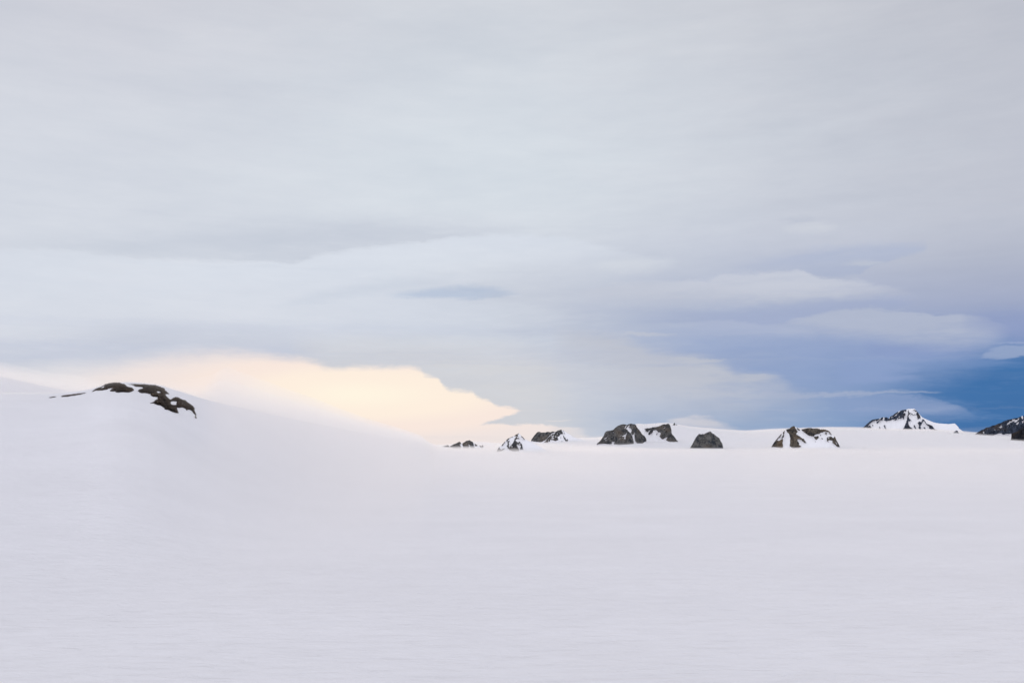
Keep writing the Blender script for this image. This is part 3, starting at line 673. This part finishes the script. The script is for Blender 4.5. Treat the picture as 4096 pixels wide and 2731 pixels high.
edge1 = [(0, 572), (150, 580), (300, 592), (430, 597), (580, 602), (680, 604), (720, 590), (800, 572), (900, 563), (1000, 553), (1100, 545), (1200, 540)]
layer((203, 209, 220), band(S([(0, 545), (300, 535), (600, 520), (900, 510), (1200, 515)]), S(edge1), 60, 18, [(0, .35), (350, .8), (1100, 1), (1700, .9), (2150, 0)]))
layer((216, 222, 232), band(S(edge1 + [(1300, 550), (1400, 568), (1500, 595)]), S([(0, 700), (600, 670), (800, 660), (1000, 630), (1200, 620), (1400, 620), (1500, 605)]), 13, 110, [(0, .55), (900, .8), (1500, .95), (2150, .8), (2650, 0)]))
layer((205, 212, 224), band(S([(600, 710), (760, 665), (900, 640), (1060, 622)]), S([(600, 716), (760, 690), (900, 668), (1060, 640)]), 22, 18, [(1050, 0), (1300, .5), (1700, .5), (1850, 0)]))
layer((219, 225, 234), band(S([(860, 600), (960, 572), (1060, 555), (1200, 548)]), S([(860, 640), (960, 640), (1060, 640), (1200, 600)]), 40, 60, [(1400, 0), (1650, .5), (1900, .5), (2150, 0)]))
layer((184, 198, 219), band(S([(890, 679), (960, 668), (1020, 658), (1080, 652), (1150, 662), (1210, 676)]), S([(890, 680), (1000, 684), (1080, 686), (1150, 679), (1210, 673)]), 16, 10, [(1520, 0), (1720, .7), (1960, .7), (2100, 0)]))
layer((200, 205, 218), band(S([(0, 785), (200, 770), (400, 755), (600, 760), (740, 772), (820, 790)]), S([(0, 900), (1000, 900)]), 60, 30, [(0, .95), (600, .85), (1150, .7), (1330, 0)]))
layer((212, 212, 215), band(S([(680, 790), (900, 790), (1200, 805), (1400, 850), (1500, 900)]), S([(680, 1100), (1500, 1100)]), 70, 30, [(1150, 0), (1400, .75), (2000, .75), (2350, .2), (2550, 0)]))
# light wedge and lenticular bands on the clear side
layer((72, 122, 178), band(Q([(1480, 990), (1650, 940), (1750, 900), (1850, 870), (2000, 845), (2150, 800), (2352, 730), (2500, 690)]), None, 95, 1, [(3330, 0), (3480, .2), (3620, .55), (3800, .85), (4150, 1)]))
W = [(-400, 150), (0, 190), (130, 215), (200, 245), (300, 285), (420, 300), (560, 322), (700, 368), (760, 400), (900, 422), (1000, 440), (1080, 500), (1200, 540), (1400, 570)]
layer((204, 208, 218), band(Y_(W), Y_([(-400, 520), (0, 560), (600, 600), (1400, 620)]), 34, 120, [(2200, 0), (2450, .9), (2850, .85), (3100, .5), (3350, 0)]))
layer((205, 209, 218), band(Y_([(380, 310), (500, 318), (620, 328), (710, 336)]), Y_([(380, 330), (560, 342), (710, 338)]), 6, 5, [(2670, 0), (2760, .8), (2870, .7), (2920, 0)]))
layer((203, 207, 217), band(Y_([(780, 405), (900, 420), (1020, 434)]), Y_([(780, 460), (900, 452), (1020, 436)]), 8, 10, [(2960, 0), (3020, .7), (3090, .5), (3140, 0)]))
layer((184, 194, 216), band(Y_([(900, 480), (1050, 518), (1250, 520), (1500, 505), (1680, 498), (1860, 507), (1900, 514)]), Y_([(900, 520), (1100, 545), (1400, 535), (1660, 516), (1900, 516)]), 7, 7, [(3040, 0), (3200, .6), (3500, .55), (3700, .5), (3775, 0)]))
layer((150, 171, 209), band(Y_([(1200, 545), (1400, 535), (1600, 525), (1740, 530), (1860, 550), (1940, 580), (2080, 626)]), Y_([(1200, 640), (1500, 650), (1700, 645), (1900, 638), (2080, 634)]), 8, 30, [(3300, 0), (3450, .7), (3700, .8), (3820, .7), (3905, 0)]))
layer((150, 171, 212), band(Y_([(1300, 330), (1600, 348), (1760, 374), (1810, 381)]), Y_([(1300, 410), (1600, 398), (1810, 384)]), 14, 12, [(3340, 0), (3500, .7), (3640, .6), (3705, 0)]))
layer((150, 171, 212), band(Y_([(1300, 400), (1650, 408), (1810, 434)]), Y_([(1300, 470), (1650, 446), (1810, 437)]), 10, 14, [(3340, 0), (3500, .7), (3640, .6), (3705, 0)]))
layer((148, 166, 208), band(Y_([(1500, 240), (1750, 250), (1950, 255), (2120, 262)]), Y_([(1500, 330), (1750, 310), (2120, 275)]), 24, 24, [(3450, 0), (3600, .6), (3800, .5), (3930, 0)]))
# upper lenses
layer((207, 212, 224), band(Q([(280, 478), (420, 455), (560, 438), (720, 430), (880, 432), (960, 404), (1050, 400), (1180, 392), (1320, 378), (1400, 410), (1600, 430), (1800, 470), (1900, 500)]), Q([(280, 500), (600, 520), (1000, 530), (1300, 520), (1600, 505), (1900, 500)]), 10, 45, [(2300, 0), (2480, .8), (3200, .8), (3450, .6), (3700, 0)]))
layer((173, 185, 214), band(Q([(500, 590), (800, 570), (1000, 575), (1200, 550), (1400, 530), (1600, 516), (1750, 508), (1870, 526)]), Q([(500, 620), (800, 625), (1000, 640), (1250, 630), (1400, 592), (1550, 567), (1700, 561), (1790, 560), (1870, 530)]), 30, 10, [(2480, 0), (2900, .6), (3300, .8), (3600, .8), (3680, 0)]))
layer((187, 197, 220), band(Y_([(400, 140), (560, 120), (680, 115), (800, 120), (1000, 138), (1250, 175)]), Y_([(400, 175), (700, 185), (1000, 200), (1250, 205)]), 9, 30, [(2680, 0), (2850, .6), (3100, .6), (3290, 0)]))
layer((207, 211, 221), band(Y_([(120, 188), (250, 180), (430, 184)]), Y_([(120, 198), (250, 195), (430, 190)]), 6, 6, [(2480, 0), (2560, .7), (2660, .6), (2720, 0)]))
layer((188, 197, 217), band(Y_([(980, 135), (1100, 105), (1200, 80), (1300, 62), (1420, 52), (1520, 55), (1650, 62), (1800, 75), (1950, 80), (2120, 95), (2220, 130), (2300, 165)]), Y_([(980, 142), (1200, 165), (1400, 190), (1700, 215), (1900, 235), (2100, 235), (2300, 172)]), 8, 50, [(3090, 0), (3250, .9), (3700, .95), (3900, .8), (4060, 0)]))
layer((179, 189, 212), band(Q([(980, 372), (1200, 325), (1400, 292), (1600, 272), (1750, 262), (1900, 258), (1935, 270)]), Q([(980, 385), (1200, 378), (1330, 373), (1380, 395), (1480, 405), (1600, 400), (1620, 380), (1750, 330), (1850, 300), (1935, 272)]), 26, 9, [(2880, 0), (3100, .6), (3450, .8), (3680, .8), (3735, 0)]))
layer((199, 205, 217), band(Q([(1540, 345), (1620, 330), (1720, 335)]), Q([(1540, 352), (1640, 356), (1720, 342)]), 9, 9, [(3370, 0), (3440, .6), (3520, .6), (3560, 0)]))
layer((217, 222, 230), band(Q([(390, 350), (520, 325), (640, 326), (780, 345)]), Q([(390, 380), (600, 384), (780, 356)]), 16, 30, [(2370, 0), (2480, .7), (2620, .6), (2740, 0)]))
layer((190, 196, 210), band(Q([(1250, 145), (1320, 130), (1410, 142)]), Q([(1250, 152), (1330, 160), (1410, 150)]), 10, 10, [(3120, 0), (3180, .6), (3240, .6), (3290, 0)]))
layer((210, 214, 222), band(Q([(1270, 180), (1380, 160), (1500, 172)]), Q([(1270, 200), (1400, 205), (1500, 190)]), 20, 20, [(3130, 0), (3220, .5), (3300, .5), (3380, 0)]))
layer((152, 167, 207), band(Q([(2050, 600), (2200, 580), (2352, 575), (2500, 570)]), Q([(2050, 640), (2200, 660), (2352, 700), (2500, 700)]), 40, 40, [(3850, 0), (4000, .6), (4120, .6)]))
layer((172, 187, 216), band(Y_([(2105, 316), (2160, 278), (2220, 264), (2290, 258), (2352, 256), (2480, 252)]), Y_([(2105, 318), (2200, 323), (2352, 314), (2480, 310)]), 8, 6, [(3915, 0), (3960, .5), (4120, .6)]))
layer((170, 185, 217), band(Y_([(2190, 242), (2352, 232), (2480, 230)]), Y_([(2190, 246), (2352, 244), (2480, 244)]), 6, 6, [(3970, 0), (4030, .7), (4120, .7)]))
layer((222, 219, 224), band(Y_([(380, 668), (430, 656), (490, 652), (600, 655), (640, 668), (700, 695), (780, 715)]), Y_([(380, 740), (780, 740)]), 12, 40, [(2660, 0), (2730, .7), (2850, .65), (2960, 0)]))
dusk = mth(nt, 'MULTIPLY', smooth(mth(nt, 'ADD', mth(nt, 'MULTIPLY_ADD', w1, .16, -.08), mth(nt, 'ADD', mth(nt, 'MULTIPLY_ADD', w2, .05, -.025), mth(nt, 'MULTIPLY_ADD', mth(nt, 'SUBTRACT', V0, .33), .9, U))), ux(1950), ux(2850)), mth(nt, 'SUBTRACT', 1.0, smooth(V0, uv([(3000, 1250)])[0][1], uv([(3000, 900)])[0][1])))
c = mixc(nt, dusk, c, mixc(nt, 1.0, c, (.87, .87, .885), 'MULTIPLY'))
# broad soft mottling of the cloud sheet
mott = noise(nt, mapping(nt, cmb.outputs[0], (5, 22, 1)), 1.0, 5, .55)
c = mixc(nt, 1.0, c, ramp(nt, mott, [(.3, (.955, .962, .975)), (.7, (1.04, 1.035, 1.03))]), 'MULTIPLY')
fine = noise(nt, mapping(nt, cmb.outputs[0], (20, 85, 1), (0, 0, .05)), 1.0, 7, .66)
c = mixc(nt, 1.0, c, ramp(nt, fine, [(.3, (.982, .985, .99)), (.7, (1.016, 1.014, 1.012))]), 'MULTIPLY')
# the glow under the cloud deck
dx = mth(nt, 'MULTIPLY', mth(nt, 'SUBTRACT', AZ, math.radians(float(azel(1420, 1580)[0]))), F / 1000)
dy = mth(nt, 'MULTIPLY', mth(nt, 'SUBTRACT', EL, math.radians(float(azel(1420, 1575)[1]))), F / 185)
dx = mth(nt, 'MULTIPLY', dx, mth(nt, 'MULTIPLY_ADD', mth(nt, 'LESS_THAN', dx, 0.0), .28, 1.0))
dd = mth(nt, 'SQRT', mth(nt, 'ADD', mth(nt, 'MULTIPLY', dx, dx), mth(nt, 'MULTIPLY', dy, dy)))
gl = ramp(nt, mth(nt, 'MULTIPLY', dd, .5), [(0, lin((255, 245, 226))), (.2, lin((254, 239, 223))), (.36, lin((249, 232, 222))), (.52, lin((240, 228, 224))), (.75, lin((229, 226, 229)))], 'EASE')
GT = S([(-300, 855), (0, 852), (100, 847), (250, 838), (350, 825), (440, 815), (530, 812), (640, 820), (700, 826)]) + Gw([(120, 200), (300, 235), (460, 232), (860, 235), (920, 240), (985, 290), (1090, 320), (1130, 395), (1240, 425), (1360, 430), (1400, 470), (1500, 500), (1520, 525), (1690, 555), (1740, 580)])
GB = [(-300, 2100), (1780, 2100), (1810, 1860), (1870, 1740), (1924, 1702), (1996, 1677), (2057, 1653), (2090, 1640)]
layer(gl, plain=True, m=band(GT, GB, [(-300, 34), (500, 56), (900, 44), (1250, 26), (1700, 15), (2100, 8)], 8, [(0, 1), (2040, 1), (2075, .9), (2110, 0)]))
layer(gl, plain=True, m=band(Gw([(1000, 690), (1420, 688), (1640, 686), (1900, 682), (1945, 702), (2150, 709), (2200, 716)]), None, 6, 6, [(1780, 0), (1850, 1), (2170, 1), (2210, .75), (2300, .5), (2350, 0)]))
layer((226, 220, 219), band(Gw([(1900, 652), (2000, 646), (2110, 648)]), Gw([(1900, 656), (2000, 657), (2110, 655)]), 4, 4, [(2170, 0), (2210, .6), (2260, .6), (2290, 0)]))
layer((225, 219, 220), band(Gw([(2130, 775), (2180, 766), (2240, 772)]), Gw([(2130, 800), (2240, 795)]), 5, 8, [(2290, 0), (2310, .6), (2330, .6), (2350, 0)]))
# overhead, above the frame, the sheet thins towards the Nishita sky
sky = nd(nt, 'ShaderNodeTexSky', sky_type='NISHITA'); sky.sun_disc = False
sky.sun_elevation = math.radians(SUN_EL); sky.sun_rotation = math.radians(SUN_AZ)
sc_ = nd(nt, 'ShaderNodeVectorMath', operation='SCALE'); sc_.inputs['Scale'].default_value = 10.0
lift = mth(nt, 'MULTIPLY_ADD', smooth(V0, .95, 1.7), .06, 10.0 / 10)  # overhead sky out of frame raised a little to brighten the snow
back = mth(nt, 'MULTIPLY', smooth(mth(nt, 'ABSOLUTE', AZ), .75, 2.2), mth(nt, 'SUBTRACT', 1.0, smooth(V0, 1.2, 2.2)))  # unseen sky behind the camera, made brighter and greyer to light facing snow
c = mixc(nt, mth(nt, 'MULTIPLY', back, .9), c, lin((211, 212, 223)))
gain = mth(nt, 'MULTIPLY', mth(nt, 'MULTIPLY', lift, mth(nt, 'MULTIPLY_ADD', back, BACK_FILL, 1.0)), 10.0)
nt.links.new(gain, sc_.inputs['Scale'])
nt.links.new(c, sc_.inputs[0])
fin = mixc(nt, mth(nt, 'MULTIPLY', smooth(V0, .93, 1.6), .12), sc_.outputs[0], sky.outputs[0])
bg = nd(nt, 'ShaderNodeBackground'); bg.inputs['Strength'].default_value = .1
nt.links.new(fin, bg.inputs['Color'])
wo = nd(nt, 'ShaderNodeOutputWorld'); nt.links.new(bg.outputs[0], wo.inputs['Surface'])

# ------------------------------------------------------------------ sun behind the cloud deck
sd = bpy.data.lights.new('sun', 'SUN'); sd.energy = 1.0; sd.angle = math.radians(12); sd.color = (1.0, .82, .64)
so = bpy.data.objects.new('sun', sd); col.objects.link(so)
a, e = math.radians(SUN_AZ), math.radians(SUN_EL)
to_sun = Vector((math.sin(a) * math.cos(e), math.cos(a) * math.cos(e), math.sin(e)))
so.rotation_euler = to_sun.to_track_quat('Z', 'Y').to_euler(); so.location = (0, 0, 500)

# ------------------------------------------------------------------ camera and render settings
cd = bpy.data.cameras.new('camera'); cd.sensor_width = 36; cd.lens = F / 4096 * 36; cd.clip_start = 1; cd.clip_end = 120000
co = bpy.data.objects.new('camera', cd); col.objects.link(co)
co.location = (0, 0, CAMH); co.rotation_euler = (math.pi / 2 + PITCH, 0, 0)
scene.camera = co
scene.render.engine = 'CYCLES'
scene.cycles.use_denoising = True
scene.cycles.volume_bounces = 6; scene.cycles.max_bounces = 10; scene.cycles.diffuse_bounces = 5
scene.view_settings.view_transform = 'Standard'; scene.view_settings.look = 'None'
scene.view_settings.exposure = 0; scene.view_settings.gamma = 1
